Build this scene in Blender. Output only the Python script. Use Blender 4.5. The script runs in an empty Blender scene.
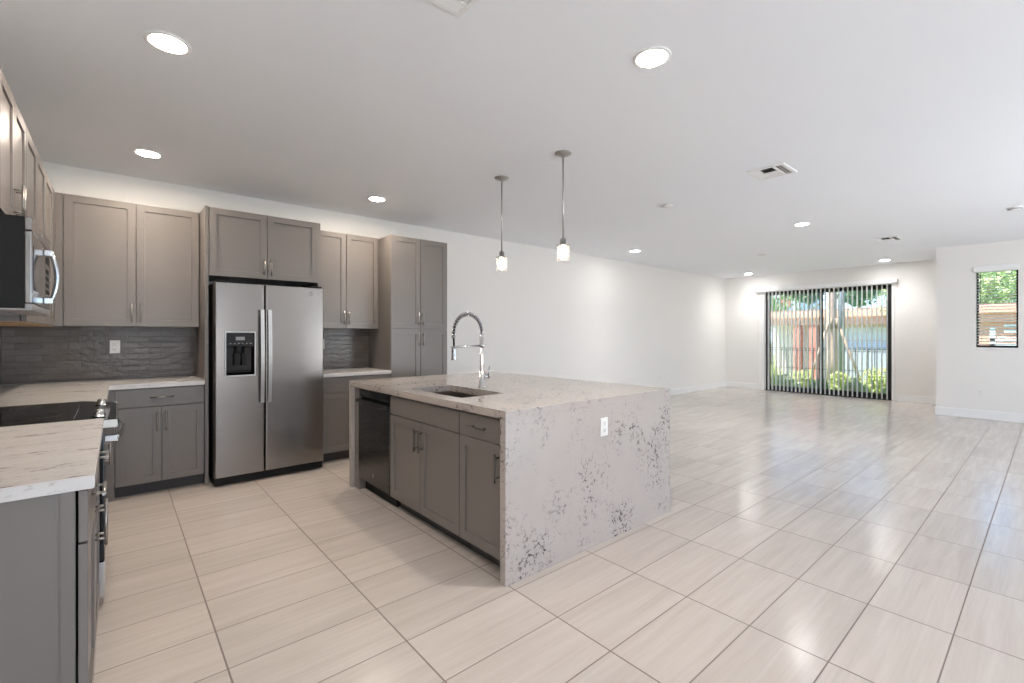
import bpy, bmesh, math, random
from mathutils import Vector, Matrix
PI = math.pi
C = bpy.context.scene.collection
sc = bpy.context.scene

# ------------------------------------------------------------------ camera
CAM_H, CAM_YAW, FPX = 1.3105, 0.7074, 462.3
cam_data = bpy.data.cameras.new('camera')
cam_data.sensor_fit = 'HORIZONTAL'
cam_data.sensor_width = 36.0
cam_data.lens = FPX / 1024 * 36.0
cam_data.shift_y = (335.05 - 341.5) / 1024
cam_data.clip_start = 0.05
cam_data.clip_end = 400
cam = bpy.data.objects.new('camera', cam_data)
cam.location = (0, 0, CAM_H)
cam.rotation_euler = (PI / 2, 0, -CAM_YAW)
C.objects.link(cam)
sc.camera = cam

# ------------------------------------------------------------------ render / exposure
sc.view_settings.view_transform = 'Standard'
sc.view_settings.look = 'None'
sc.view_settings.gamma = 1
sc.view_settings.use_curve_mapping = False
sc.view_settings.exposure = 0.25
try:
    sc.cycles.use_denoising = True
    sc.cycles.max_bounces = 14
    sc.cycles.diffuse_bounces = 8
    sc.cycles.glossy_bounces = 6
    sc.cycles.transparent_max_bounces = 24
    sc.cycles.sample_clamp_indirect = 12
    sc.cycles.caustics_reflective = False
    sc.cycles.caustics_refractive = False
except Exception:
    pass

# ------------------------------------------------------------------ world, sun, added fill lamps
world = bpy.data.worlds.new('sky')
sc.world = world
world.use_nodes = True
wn = world.node_tree.nodes
wl = world.node_tree.links
wn.clear()
sky = wn.new('ShaderNodeTexSky')
sky.sky_type = 'HOSEK_WILKIE'
sky.sun_direction = (-0.28, 0.25, 0.93)
sky.turbidity = 3.5
sky.ground_albedo = 0.4
bgn = wn.new('ShaderNodeBackground')
bgn.inputs['Strength'].default_value = 11
won = wn.new('ShaderNodeOutputWorld')
wl.new(sky.outputs[0], bgn.inputs[0])
wl.new(bgn.outputs[0], won.inputs[0])

sun_d = bpy.data.lights.new('sun', 'SUN')
sun_d.energy = 15
sun_d.angle = 0.02
sun_d.color = (1.0, 0.95, 0.86)
sun = bpy.data.objects.new('sun', sun_d)
sun.rotation_euler = Vector((-0.28, 0.25, 0.93)).to_track_quat('Z', 'Y').to_euler()
C.objects.link(sun)


def fill_lamp(name, loc, rot, sx, sy, power, color):
    """added area lamp that stands for no known source"""
    d = bpy.data.lights.new(name, 'AREA')
    d.shape = 'RECTANGLE'
    d.size, d.size_y = sx, sy
    d.energy = power
    d.color = color
    o = bpy.data.objects.new(name, d)
    o.location = loc
    o.rotation_euler = rot
    C.objects.link(o)
    return o


COL_FILL = (0.92, 0.96, 1.0)
# two fill lamps added out of view behind the camera,
# tilted up to brighten the ceiling; no real source is known there
fill_lamp('added_fill_south', (6.0, -3.90, 1.00), (PI / 2 + 1.0, 0, 0), 2.6, 1.4, 155, COL_FILL)
fill_lamp('added_fill_south', (0.55, -3.90, 1.00), (PI / 2 + 0.95, 0, 0), 1.9, 1.4, 58, COL_FILL)

LAMP_KITCHEN = 280.0    # radiance of the recessed lamps' diffusers
LAMP_LIVING = 125.0
SPOT_KITCHEN = 25.0     # watts shining downwards from each can
SPOT_LIVING = 60.0
SPOT_WASH = 60.0        # the pair close to the end wall spread wider
COL_KITCHEN = (1.0, 0.86, 0.72)
COL_LIVING = (1.0, 0.98, 0.96)

# ------------------------------------------------------------------ materials
MATS = {}


class NT:
    def __init__(self, name):
        self.m = bpy.data.materials.new(name)
        self.m.use_nodes = True
        self.t = self.m.node_tree
        self.n = self.t.nodes
        self.n.clear()
        self.out = self.n.new('ShaderNodeOutputMaterial')
        MATS[name] = self.m

    def node(self, typ, **kw):
        x = self.n.new(typ)
        for k, v in kw.items():
            setattr(x, k, v)
        return x

    def link(self, a, b):
        self.t.links.new(a, b)

    def val(self, sock, v):
        if hasattr(v, 'is_output') or isinstance(v, bpy.types.NodeSocket):
            self.link(v, sock)
        else:
            sock.default_value = v

    def math(self, op, a, b=None, c=None, clamp=False):
        x = self.node('ShaderNodeMath', operation=op, use_clamp=clamp)
        self.val(x.inputs[0], a)
        if b is not None:
            self.val(x.inputs[1], b)
        if c is not None:
            self.val(x.inputs[2], c)
        return x.outputs[0]

    def mix(self, f, a, b):
        x = self.node('ShaderNodeMix', data_type='RGBA')
        self.val(x.inputs[0], f)
        self.val(x.inputs[6], a)
        self.val(x.inputs[7], b)
        return x.outputs[2]

    def coord(self):
        return self.node('ShaderNodeTexCoord').outputs['Object']

    def scaled(self, vec, s, off=(0, 0, 0)):
        x = self.node('ShaderNodeMapping')
        self.link(vec, x.inputs[0])
        x.inputs['Scale'].default_value = s
        x.inputs['Location'].default_value = off
        return x.outputs[0]

    def noise(self, vec, scale, detail=3.0, rough=0.5, dist=0.0):
        x = self.node('ShaderNodeTexNoise')
        self.link(vec, x.inputs['Vector'])
        x.inputs['Scale'].default_value = scale
        x.inputs['Detail'].default_value = detail
        x.inputs['Roughness'].default_value = rough
        x.inputs['Distortion'].default_value = dist
        return x

    def ramp(self, f, lo, hi):
        x = self.node('ShaderNodeMapRange', clamp=True)
        self.val(x.inputs[0], f)
        x.inputs[1].default_value = lo
        x.inputs[2].default_value = hi
        return x.outputs[0]

    def bump(self, h, strength, dist=0.01):
        x = self.node('ShaderNodeBump')
        self.link(h, x.inputs['Height'])
        x.inputs['Strength'].default_value = strength
        x.inputs['Distance'].default_value = dist
        return x.outputs[0]

    def bsdf(self, color, rough=0.5, metal=0.0, spec=0.5, normal=None, **kw):
        b = self.node('ShaderNodeBsdfPrincipled')
        self.val(b.inputs['Base Color'], color)
        self.val(b.inputs['Roughness'], rough)
        self.val(b.inputs['Metallic'], metal)
        b.inputs['Specular IOR Level'].default_value = spec
        if normal is not None:
            self.link(normal, b.inputs['Normal'])
        for k, v in kw.items():
            self.val(b.inputs[k], v)
        self.link(b.outputs[0], self.out.inputs[0])
        return b


def c4(r, g, b):
    return (r, g, b, 1)


def simple(name, col, rough=0.5, metal=0.0, spec=0.5, var=0.03, scale=6.0):
    t = NT(name)
    n = t.noise(t.coord(), scale, 3).outputs[0]
    a = c4(*[x * (1 - var) for x in col])
    b = c4(*[min(1, x * (1 + var)) for x in col])
    t.bsdf(t.mix(n, a, b), rough, metal, spec)
    return t.m


simple('wall_paint', (0.80, 0.785, 0.76), 0.6, 0, 0.3, 0.01, 2)
simple('ceiling_paint', (0.88, 0.90, 0.935), 0.8, 0, 0.1, 0.008, 2)
simple('white_trim', (0.84, 0.84, 0.84), 0.35, 0, 0.4, 0.01)
simple('cabinet_paint', (0.188, 0.170, 0.158), 0.32, 0, 0.4, 0.02, 3)
simple('cabinet_shadow', (0.10, 0.092, 0.088), 0.6, 0, 0.3, 0.03)
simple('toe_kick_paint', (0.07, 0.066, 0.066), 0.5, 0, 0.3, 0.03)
simple('maple', (0.50, 0.33, 0.19), 0.5, 0, 0.3, 0.1, 8)
simple('nickel', (0.38, 0.36, 0.335), 0.28, 1.0, 0.5, 0.02)
simple('dark_pull', (0.16, 0.15, 0.145), 0.3, 1.0, 0.5, 0.02)
simple('chrome', (0.62, 0.62, 0.63), 0.08, 1.0, 0.5, 0.01)
simple('black_plastic', (0.010, 0.010, 0.010), 0.5, 0, 0.2, 0.1)
simple('black_gloss', (0.008, 0.008, 0.009), 0.06, 0, 0.5, 0.05)
simple('black_frame', (0.010, 0.010, 0.011), 0.4, 0, 0.4, 0.1)
simple('grey_plastic', (0.28, 0.28, 0.29), 0.4, 0, 0.5, 0.03)
simple('white_plastic', (0.80, 0.79, 0.77), 0.35, 0, 0.5, 0.01)
simple('duct_dark', (0.03, 0.032, 0.034), 0.7, 0, 0.2, 0.05)
simple('sink_steel', (0.20, 0.17, 0.15), 0.35, 1.0, 0.5, 0.05)
simple('pendant_metal', (0.45, 0.44, 0.43), 0.3, 1.0, 0.5, 0.02)
simple('drywall_raw', (0.5, 0.5, 0.5), 0.8)
simple('salmon_stucco', (0.80, 0.42, 0.33), 0.8, 0, 0.2, 0.1, 5)
simple('brick_red', (0.62, 0.22, 0.17), 0.8, 0, 0.2, 0.1, 5)
simple('pale_stucco', (0.78, 0.80, 0.86), 0.8, 0, 0.2, 0.05, 3)
simple('grey_stucco', (0.42, 0.44, 0.50), 0.8, 0, 0.2, 0.06, 3)
simple('tan_stucco', (0.78, 0.68, 0.62), 0.8, 0, 0.2, 0.06, 3)
simple('lavender_stucco', (0.62, 0.64, 0.82), 0.8, 0, 0.2, 0.05, 3)
simple('roof_tile', (0.30, 0.17, 0.14), 0.8, 0, 0.2, 0.15, 12)
simple('bark', (0.50, 0.36, 0.30), 0.9, 0, 0.2, 0.3, 18)
simple('stake_wood', (0.36, 0.26, 0.20), 0.8, 0, 0.2, 0.12, 10)
simple('grey_pole_metal', (0.28, 0.29, 0.33), 0.5, 0.3, 0.4, 0.05)
simple('leaf_dark', (0.10, 0.20, 0.10), 0.5, 0, 0.4, 0.35, 9)
simple('leaf_mid', (0.18, 0.33, 0.11), 0.5, 0, 0.4, 0.35, 9)
simple('leaf_pale', (0.45, 0.55, 0.27), 0.5, 0, 0.4, 0.3, 9)
simple('leaf_yellow', (0.52, 0.58, 0.24), 0.5, 0, 0.4, 0.3, 9)
simple('lawn', (0.18, 0.28, 0.09), 0.9, 0, 0.1, 0.3, 12)
simple('window_dark', (0.05, 0.06, 0.08), 0.1, 0, 0.5, 0.05)


def glass_mat(name, tint, gloss=0.06):
    t = NT(name)
    tr = t.node('ShaderNodeBsdfTransparent')
    tr.inputs[0].default_value = c4(*tint)
    gl = t.node('ShaderNodeBsdfGlossy')
    gl.inputs['Roughness'].default_value = 0.02
    fr = t.node('ShaderNodeFresnel')
    fr.inputs[0].default_value = 1.45
    f = t.math('MULTIPLY', fr.outputs[0], gloss / 0.06, clamp=True)
    mx = t.node('ShaderNodeMixShader')
    t.link(f, mx.inputs[0])
    t.link(tr.outputs[0], mx.inputs[1])
    t.link(gl.outputs[0], mx.inputs[2])
    t.link(mx.outputs[0], t.out.inputs[0])
    return t.m


glass_mat('pane_glass', (0.93, 0.95, 0.95), 0.05)
t = NT('shade_glass')
tr_ = t.node('ShaderNodeBsdfTransparent')
tl_ = t.node('ShaderNodeBsdfTranslucent')
tl_.inputs[0].default_value = c4(.95, .93, .9)
gl_ = t.node('ShaderNodeBsdfGlossy')
gl_.inputs['Roughness'].default_value = .05
m1_ = t.node('ShaderNodeMixShader')
m1_.inputs[0].default_value = .13
m2_ = t.node('ShaderNodeMixShader')
m2_.inputs[0].default_value = .08
t.link(tr_.outputs[0], m1_.inputs[1])
t.link(tl_.outputs[0], m1_.inputs[2])
t.link(m1_.outputs[0], m2_.inputs[1])
t.link(gl_.outputs[0], m2_.inputs[2])
t.link(m2_.outputs[0], t.out.inputs[0])


t = NT('blind_vinyl')
df_ = t.node('ShaderNodeBsdfDiffuse')
df_.inputs[0].default_value = c4(.92, .92, .91)
tl_ = t.node('ShaderNodeBsdfTranslucent')
tl_.inputs[0].default_value = c4(.95, .95, .94)
m1_ = t.node('ShaderNodeMixShader')
m1_.inputs[0].default_value = .65
t.link(df_.outputs[0], m1_.inputs[1])
t.link(tl_.outputs[0], m1_.inputs[2])
t.link(m1_.outputs[0], t.out.inputs[0])


def emit_mat(name, col, s):
    t = NT(name)
    e = t.node('ShaderNodeEmission')
    e.inputs[0].default_value = c4(*col)
    e.inputs[1].default_value = s
    t.link(e.outputs[0], t.out.inputs[0])
    return t.m


emit_mat('warm_diffuser', COL_KITCHEN, LAMP_KITCHEN)
emit_mat('neutral_diffuser', COL_LIVING, LAMP_LIVING)
emit_mat('bulb_glow', (1.0, 0.85, 0.68), 14.0)


def steel_mat(name, base, rough, stretch):
    t = NT(name)
    co = t.coord()
    n = t.noise(t.scaled(co, stretch), 1.0, 2, 0.6).outputs[0]
    col = t.mix(n, c4(*[x * 0.95 for x in base]), c4(*[min(1, x * 1.05) for x in base]))
    r = t.math('ADD', t.math('MULTIPLY', n, 0.10), rough - 0.05)
    t.bsdf(col, r, 1.0, 0.5, t.bump(n, 0.03, 0.002))
    return t.m


steel_mat('stainless', (0.255, 0.232, 0.215), 0.24, (3, 3, 400))
steel_mat('dark_stainless', (0.085, 0.08, 0.076), 0.26, (3, 3, 400))
steel_mat('bright_steel', (0.55, 0.54, 0.53), 0.22, (300, 300, 3))
steel_mat('micro_steel', (0.25, 0.235, 0.22), 0.16, (3, 3, 300))


def floor_mat():
    t = NT('floor_tile')
    co = t.coord()
    sep = t.node('ShaderNodeSeparateXYZ')
    t.link(co, sep.inputs[0])
    TX, TY = 0.6122, 0.3034
    u = t.math('DIVIDE', t.math('SUBTRACT', sep.outputs[0], 1.5563), TX)
    v = t.math('DIVIDE', t.math('SUBTRACT', sep.outputs[1], 0.8885), TY)
    fu, fv = t.math('FLOOR', u), t.math('FLOOR', v)
    du = t.math('MULTIPLY', t.math('ABSOLUTE', t.math('SUBTRACT', u, t.math('ROUND', u))), TX)
    dv = t.math('MULTIPLY', t.math('ABSOLUTE', t.math('SUBTRACT', v, t.math('ROUND', v))), TY)
    grout_x = t.ramp(du, 0.0042, 0.0028)
    grout_y = t.ramp(dv, 0.0034, 0.0020)
    g = t.math('MAXIMUM', grout_x, grout_y)
    idv = t.node('ShaderNodeCombineXYZ')
    t.link(fu, idv.inputs[0])
    t.link(fv, idv.inputs[1])
    wn_ = t.node('ShaderNodeTexWhiteNoise', noise_dimensions='3D')
    t.link(idv.outputs[0], wn_.inputs[0])
    rnd = wn_.outputs[0]
    # streaks along the length of each tile, shifted from tile to tile
    sv = t.node('ShaderNodeCombineXYZ')
    t.link(t.math('ADD', t.math('MULTIPLY', sep.outputs[0], 1.3), t.math('MULTIPLY', rnd, 37.0)), sv.inputs[0])
    t.link(t.math('MULTIPLY', sep.outputs[1], 17.0), sv.inputs[1])
    t.link(t.math('MULTIPLY', rnd, 11.0), sv.inputs[2])
    s1 = t.noise(sv.outputs[0], 1.0, 5, 0.6, 0.4).outputs[0]
    sv2 = t.scaled(sv.outputs[0], (2.2, 5.5, 1))
    s2 = t.noise(sv2, 1.0, 3, 0.6).outputs[0]
    s = t.math('ADD', t.math('MULTIPLY', s1, 0.72), t.math('MULTIPLY', s2, 0.28))
    s = t.ramp(s, 0.33, 0.68)
    tile = t.mix(s, c4(0.52, 0.464, 0.420), c4(0.615, 0.565, 0.522))
    shade = t.math('ADD', 0.95, t.math('MULTIPLY', rnd, 0.09))
    hsv = t.node('ShaderNodeHueSaturation')
    t.link(shade, hsv.inputs['Value'])
    t.link(tile, hsv.inputs['Color'])
    col = t.mix(g, hsv.outputs[0], c4(0.21, 0.165, 0.14))
    rough = t.math('ADD', t.math('MULTIPLY', g, 0.4), t.math('ADD', 0.175, t.math('MULTIPLY', s, 0.05)))
    h = t.math('SUBTRACT', 1.0, g)
    t.bsdf(col, rough, 0, 0.5, t.bump(h, 0.25, 0.002))


floor_mat()


def stone_mat(name, base, dark, warm, vein=1.0, stretch=(1, 1, 1), horizontal=False):
    t = NT(name)
    co = t.coord()
    big = t.noise(t.scaled(co, (1, 1, 1)), 1.6, 3, 0.55).outputs[0]
    cloud = t.noise(co, 5.0, 4, 0.6).outputs[0]
    col = t.mix(cloud, c4(*base), c4(*warm))
    # wandering short cracks: warped voronoi cell edges
    wn1 = t.noise(co, 22.0, 3, 0.6)
    warp = t.node('ShaderNodeMix', data_type='VECTOR')
    warp.inputs[0].default_value = 0.05
    t.link(t.scaled(co, stretch), warp.inputs[4])
    t.link(wn1.outputs[1], warp.inputs[5])
    vo = t.node('ShaderNodeTexVoronoi', feature='DISTANCE_TO_EDGE')
    t.link(warp.outputs[1], vo.inputs['Vector'])
    vo.inputs['Scale'].default_value = 34.0
    line = t.ramp(vo.outputs['Distance'], 0.085, 0.035)
    # clusters
    cl_n = t.noise(t.scaled(co, (1.0, 1.0, 0.6), (3.1, 0, .2)), 4.6, 3, 0.6).outputs[0]
    cl = t.ramp(cl_n, 0.49, 0.61)
    br_n = t.noise(co, 34.0, 2, 0.5).outputs[0]
    br = t.ramp(br_n, 0.49, 0.56)
    faint = t.ramp(cl_n, 0.42, 0.5)
    f = t.math('MULTIPLY', t.math('MULTIPLY', line, br), t.math('ADD', cl, t.math('MULTIPLY', faint, 0.25)), clamp=True)
    f = t.math('MULTIPLY', f, vein)
    # soft grey halo where the cracks gather
    halo = t.math('MULTIPLY', cl, t.math('MULTIPLY', t.ramp(t.noise(co, 14.0, 3, 0.6).outputs[0], 0.4, 0.75), 0.28 * vein))
    col = t.mix(halo, col, c4(*[0.6 * x for x in base]))
    col = t.mix(f, col, c4(*dark))
    t.bsdf(col, 0.16, 0, 0.5)


stone_mat('island_quartz', (0.43, 0.388, 0.362), (0.075, 0.067, 0.065), (0.485, 0.44, 0.41))


def counter_mat():
    t = NT('counter_quartz')
    co = t.coord()
    sv = t.scaled(co, (5.0, 17.0, 17.0))
    n1 = t.noise(sv, 1.0, 5, 0.65, 0.5).outputs[0]
    cloud = t.noise(t.scaled(co, (1, 3, 3)), 2.2, 3, 0.5).outputs[0]
    fine = t.noise(t.scaled(co, (30, 75, 75)), 1.0, 3, 0.65, 0.5).outputs[0]
    v = t.math('MULTIPLY', t.math('MULTIPLY', t.ramp(n1, 0.56, 0.60), t.ramp(cloud, 0.48, 0.58)), t.ramp(fine, 0.50, 0.57))
    speck = t.math('MULTIPLY', t.ramp(t.noise(t.scaled(co, (48, 90, 90)), 1.0, 2, 0.5).outputs[0], 0.62, 0.70), 0.45)
    col = t.mix(cloud, c4(0.67, 0.65, 0.635), c4(0.61, 0.588, 0.572))
    col = t.mix(t.math('MULTIPLY', t.ramp(n1, 0.46, 0.66), 0.16), col, c4(0.38, 0.335, 0.305))
    col = t.mix(speck, col, c4(0.40, 0.35, 0.32))
    col = t.mix(t.math('MULTIPLY', v, 0.80), col, c4(0.13, 0.105, 0.095))
    t.bsdf(col, 0.17, 0, 0.5)


counter_mat()


def splash_mat(name, axis):
    t = NT(name)
    co = t.coord()
    sep = t.node('ShaderNodeSeparateXYZ')
    t.link(co, sep.inputs[0])
    cb = t.node('ShaderNodeCombineXYZ')
    t.link(sep.outputs[axis], cb.inputs[0])
    t.link(sep.outputs[2], cb.inputs[1])
    br = t.node('ShaderNodeTexBrick')
    t.link(cb.outputs[0], br.inputs[0])
    br.inputs['Scale'].default_value = 1.0
    br.inputs['Brick Width'].default_value = 0.155
    br.inputs['Row Height'].default_value = 0.052
    br.inputs['Mortar Size'].default_value = 0.0016
    br.inputs['Mortar Smooth'].default_value = 0.3
    br.inputs['Bias'].default_value = 0.0
    br.inputs['Color1'].default_value = c4(0.115, 0.100, 0.090)
    br.inputs['Color2'].default_value = c4(0.155, 0.137, 0.124)
    br.inputs['Mortar'].default_value = c4(0.10, 0.092, 0.086)
    wav = t.noise(t.scaled(cb.outputs[0], (15, 24, 1)), 1.0, 2.0, 0.5, 0.4).outputs[0]
    h = t.math('ADD', t.math('MULTIPLY', wav, 0.9), t.math('MULTIPLY', t.math('SUBTRACT', 1.0, br.outputs['Fac']), 0.35))
    t.bsdf(br.outputs['Color'], 0.13, 0, 0.13, t.bump(h, 0.6, 0.0055))


splash_mat('splash_tile_back', 0)
splash_mat('splash_tile_side', 1)

# ------------------------------------------------------------------ mesh helpers


def box(bm, x0, x1, y0, y1, z0, z1, bev=0.0):
    if x0 > x1: x0, x1 = x1, x0
    if y0 > y1: y0, y1 = y1, y0
    if z0 > z1: z0, z1 = z1, z0
    v = [bm.verts.new(p) for p in ((x0, y0, z0), (x1, y0, z0), (x1, y1, z0), (x0, y1, z0),
                                   (x0, y0, z1), (x1, y0, z1), (x1, y1, z1), (x0, y1, z1))]
    fs = [bm.faces.new([v[i] for i in q]) for q in ((3, 2, 1, 0), (4, 5, 6, 7), (0, 1, 5, 4), (1, 2, 6, 5), (2, 3, 7, 6), (3, 0, 4, 7))]
    if bev > 0:
        es = list({e for f in fs for e in f.edges})
        bmesh.ops.bevel(bm, geom=es, offset=bev, segments=2, affect='EDGES', profile=0.5)
    return bm


def frame_axes(d):
    d = d.normalized()
    a = Vector((0, 0, 1)) if abs(d.z) < 0.95 else Vector((1, 0, 0))
    u = d.cross(a).normalized()
    return u, d.cross(u).normalized()


def tube(bm, pts, r, seg=12, caps=True, closed=False):
    pts = [Vector(p) for p in pts]
    n = len(pts)
    rs = r if isinstance(r, (list, tuple)) else [r] * n
    rings = []
    u = None
    for i, p in enumerate(pts):
        d = pts[min(i + 1, n - 1)] - pts[max(i - 1, 0)]
        if u is None:
            u, w = frame_axes(d)
        else:
            d.normalize()
            u = (u - d * u.dot(d)).normalized()
            w = d.cross(u).normalized()
        rings.append([bm.verts.new(p + (u * math.cos(2 * PI * k / seg) + w * math.sin(2 * PI * k / seg)) * rs[i]) for k in range(seg)])
    for a, b in zip(rings[:-1], rings[1:]):
        for k in range(seg):
            f = bm.faces.new((a[k], a[(k + 1) % seg], b[(k + 1) % seg], b[k]))
            f.smooth = True
    if caps:
        bm.faces.new(rings[0][::-1])
        bm.faces.new(rings[-1])
    return bm


def lathe(bm, prof, seg=24, cx=0, cy=0, smooth=True):
    """prof: list of (radius, z)"""
    rings = []
    for r, z in prof:
        if r < 1e-6:
            rings.append([bm.verts.new((cx, cy, z))])
        else:
            rings.append([bm.verts.new((cx + r * math.cos(2 * PI * k / seg), cy + r * math.sin(2 * PI * k / seg), z)) for k in range(seg)])
    for a, b in zip(rings[:-1], rings[1:]):
        for k in range(seg):
            k2 = (k + 1) % seg
            if len(a) == 1 and len(b) == 1:
                continue
            if len(a) == 1:
                f = bm.faces.new((a[0], b[k2], b[k]))
            elif len(b) == 1:
                f = bm.faces.new((a[k], a[k2], b[0]))
            else:
                f = bm.faces.new((a[k], a[k2], b[k2], b[k]))
            f.smooth = smooth
    return bm


def rect_ring(bm, x0, x1, z0, z1, y):
    return [bm.verts.new(p) for p in ((x0, y, z0), (x1, y, z0), (x1, y, z1), (x0, y, z1))]


def bridge(bm, a, b):
    n = len(a)
    for i in range(n):
        bm.faces.new((a[i], a[(i + 1) % n], b[(i + 1) % n], b[i]))


def NB():
    return bmesh.new()


def obj(name, bm, mat, parent=None, loc=None, smooth_angle=None):
    bmesh.ops.recalc_face_normals(bm, faces=bm.faces)
    me = bpy.data.meshes.new(name)
    bm.to_mesh(me)
    bm.free()
    o = bpy.data.objects.new(name, me)
    C.objects.link(o)
    if mat:
        me.materials.append(MATS[mat])
    if parent is not None:
        o.parent = parent
    if loc is not None:
        o.location = loc
    return o


def tag(o, label, cat, group=None, kind=None):
    o['label'] = label
    o['category'] = cat
    if group: o['group'] = group
    if kind: o['kind'] = kind
    return o


def thing(name, label, cat, loc=(0, 0, 0), rotz=0.0, group=None):
    o = bpy.data.objects.new(name, None)
    o.empty_display_size = 0.1
    C.objects.link(o)
    o.location = loc
    o.rotation_euler = (0, 0, rotz)
    return tag(o, label, cat, group)


def struct(name, bm, mat, label, cat):
    o = obj(name, bm, mat)
    return tag(o, label, cat, None, 'structure')


def copy_tree(o, parent=None):
    c = o.copy()
    C.objects.link(c)
    c.parent = parent
    for ch in list(o.children):
        copy_tree(ch, c)
    return c


# ------------------------------------------------------------------ the setting
XW, XE, XR = -0.70, 11.755, 10.266     # west wall, east wall, east return
YN, YS, YR = 5.405, -4.0, 1.25         # north wall, south wall, corner of the return
H = 2.74

struct('floor', box(NB(), XW - .1, XE + .32, YS - .1, YN + .1, -0.10, 0.0), 'floor_tile',
       'pale beige rectangular floor tiles laid across the whole room', 'floor')
struct('ceiling', box(NB(), XW - .1, XE + .32, YS - .1, YN + .1, H, H + .12), 'ceiling_paint',
       'flat pale grey painted ceiling over the whole room', 'ceiling')
struct('wall_north', box(NB(), XW - .1, XE + .32, YN, YN + .12, 0, H), 'wall_paint',
       'long white wall behind the fridge and cabinets', 'wall')
struct('wall_west', box(NB(), XW - .12, XW, YS, YN, 0, H), 'wall_paint',
       'white wall behind the range and microwave', 'wall')


def wall_with_hole_x(x0, x1, ya, yb, ha, hb, za, zb):
    """wall slab between x0 and x1 running ya..yb with a hole ha..hb, za..zb"""
    bm = NB()
    box(bm, x0, x1, ya, ha, 0, H)
    box(bm, x0, x1, hb, yb, 0, H)
    box(bm, x0, x1, ha, hb, zb, H)
    if za > 0.001:
        box(bm, x0, x1, ha, hb, 0, za)
    return bm


DY0, DY1, DZ1 = 2.088, 4.462, 2.36
struct('wall_east', wall_with_hole_x(XE, XE + .30, YR, YN, DY0, DY1, 0, DZ1), 'wall_paint',
       'white end wall around the sliding glass door', 'wall')
WY0, WY1, WZ0, WZ1 = 0.335, 0.785, 1.115, 2.33
struct('wall_east_return', wall_with_hole_x(XR, XR + .20, YS, YR, WY0, WY1, WZ0, WZ1), 'wall_paint',
       'grey-white wall jutting forward at the right with small window', 'wall')
struct('wall_return_side', box(NB(), XR + .20, XE + .30, YR - .15, YR, 0, H), 'wall_paint',
       'short wall joining the jutting right wall to the end wall', 'wall')
# unseen south wall; its two openings are made up to let light in
bm = NB()
for a, b in ((XW, -0.4), (1.5, 4.7), (7.3, XR + .2)):
    box(bm, a, b, YS - .12, YS, 0, H)
for a, b in ((-0.4, 1.5), (4.7, 7.3)):
    box(bm, a, b, YS - .12, YS, 2.45, H)
    box(bm, a, b, YS - .12, YS, 0, 0.25)
struct('wall_south', bm, 'wall_paint', 'white wall behind the viewpoint with two openings added for light', 'wall')


def baseboard(name, label, x0, x1, y0, y1):
    bm = NB()
    box(bm, x0, x1, y0, y1, 0, 0.135, 0.004)
    struct(name, bm, 'white_trim', label, 'baseboard')


BT = 0.016
baseboard('baseboard_north', 'white baseboard along the long blank wall', 3.10, XE - .001, YN - BT, YN)
baseboard('baseboard_east', 'white baseboard of the end wall left of the sliding door', XE - BT, XE, DY1 + .130, YN - BT)
baseboard('baseboard_east_right', 'white baseboard of the end wall right of the sliding door', XE - BT, XE, YR, DY0 - .050)
baseboard('baseboard_return', 'white baseboard under the small window on the jutting wall', XR - BT, XR, YS, YR + BT)

# backsplash tiling belongs to the walls
struct('trim_backsplash_north', box(NB(), XW, 0.583, YN - .010, YN, 0.918, 1.388), 'splash_tile_back',
       'glossy dark taupe wavy subway tile backsplash left of the fridge', 'backsplash')
struct('trim_backsplash_right', box(NB(), 1.575, 2.331, YN - .010, YN, 0.918, 1.388), 'splash_tile_back',
       'glossy taupe subway tile backsplash between fridge and pantry', 'backsplash')
struct('trim_backsplash_west', box(NB(), XW, XW + .010, 1.78, YN - .010, 0.918, 1.43), 'splash_tile_side',
       'glossy dark subway tile backsplash behind the range', 'backsplash')

# sliding glass door
DXF = XE + .03
door = thing('door_1', 'black framed sliding glass patio door in the end wall', 'door', (DXF, 0, 0))
door['kind'] = 'structure'
bm = NB()
fy0, fy1, fz1 = DY0 + .003, DY1 - .003, DZ1 - .003
box(bm, 0, .10, fy0, fy0 + .045, 0, fz1)
box(bm, 0, .10, fy1 - .045, fy1, 0, fz1)
box(bm, 0, .10, fy0 + .045, fy1 - .045, fz1 - .04, fz1)
box(bm, 0, .10, fy0 + .045, fy1 - .045, 0, .03)
obj('door_frame', bm, 'black_frame', door)
ymid = 3.325
for (a, b, xo, nm) in ((fy0 + .045, ymid + .04, .052, 'fixed_panel'), (ymid - .04, fy1 - .045, .012, 'sliding_panel')):
    bm = NB()
    x0, x1 = xo, xo + .034
    sw = .055
    box(bm, x0, x1, a, a + sw, .03, fz1 - .04)
    box(bm, x0, x1, b - sw, b, .03, fz1 - .04)
    box(bm, x0, x1, a + sw, b - sw, fz1 - .11, fz1 - .04)
    box(bm, x0, x1, a + sw, b - sw, .03, .12)
    p = obj(nm, bm, 'black_frame', door)
    bm = NB()
    box(bm, x0 + .014, x0 + .020, a + sw, b - sw, .12, fz1 - .11)
    obj('glass_pane', bm, 'pane_glass', p)
bm = NB()
box(bm, -.030, .012, fy1 - .09, fy1 - .065, 0.92, 1.16, 0.006)
obj('door_handle', bm, 'black_frame', door)

bm = NB()
box(bm, XE - .014, XE, DY1, DY1 + .125, 0, 2.345, .003)
struct('trim_1', bm, 'white_trim', 'flat white casing board along the left side of the sliding door', 'trim')
bm = NB()
box(bm, XE - .014, XE, DY0 - .045, DY0, 0, 2.345, .003)
struct('trim_2', bm, 'white_trim', 'narrow white casing strip along the right side of the sliding door', 'trim')

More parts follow.
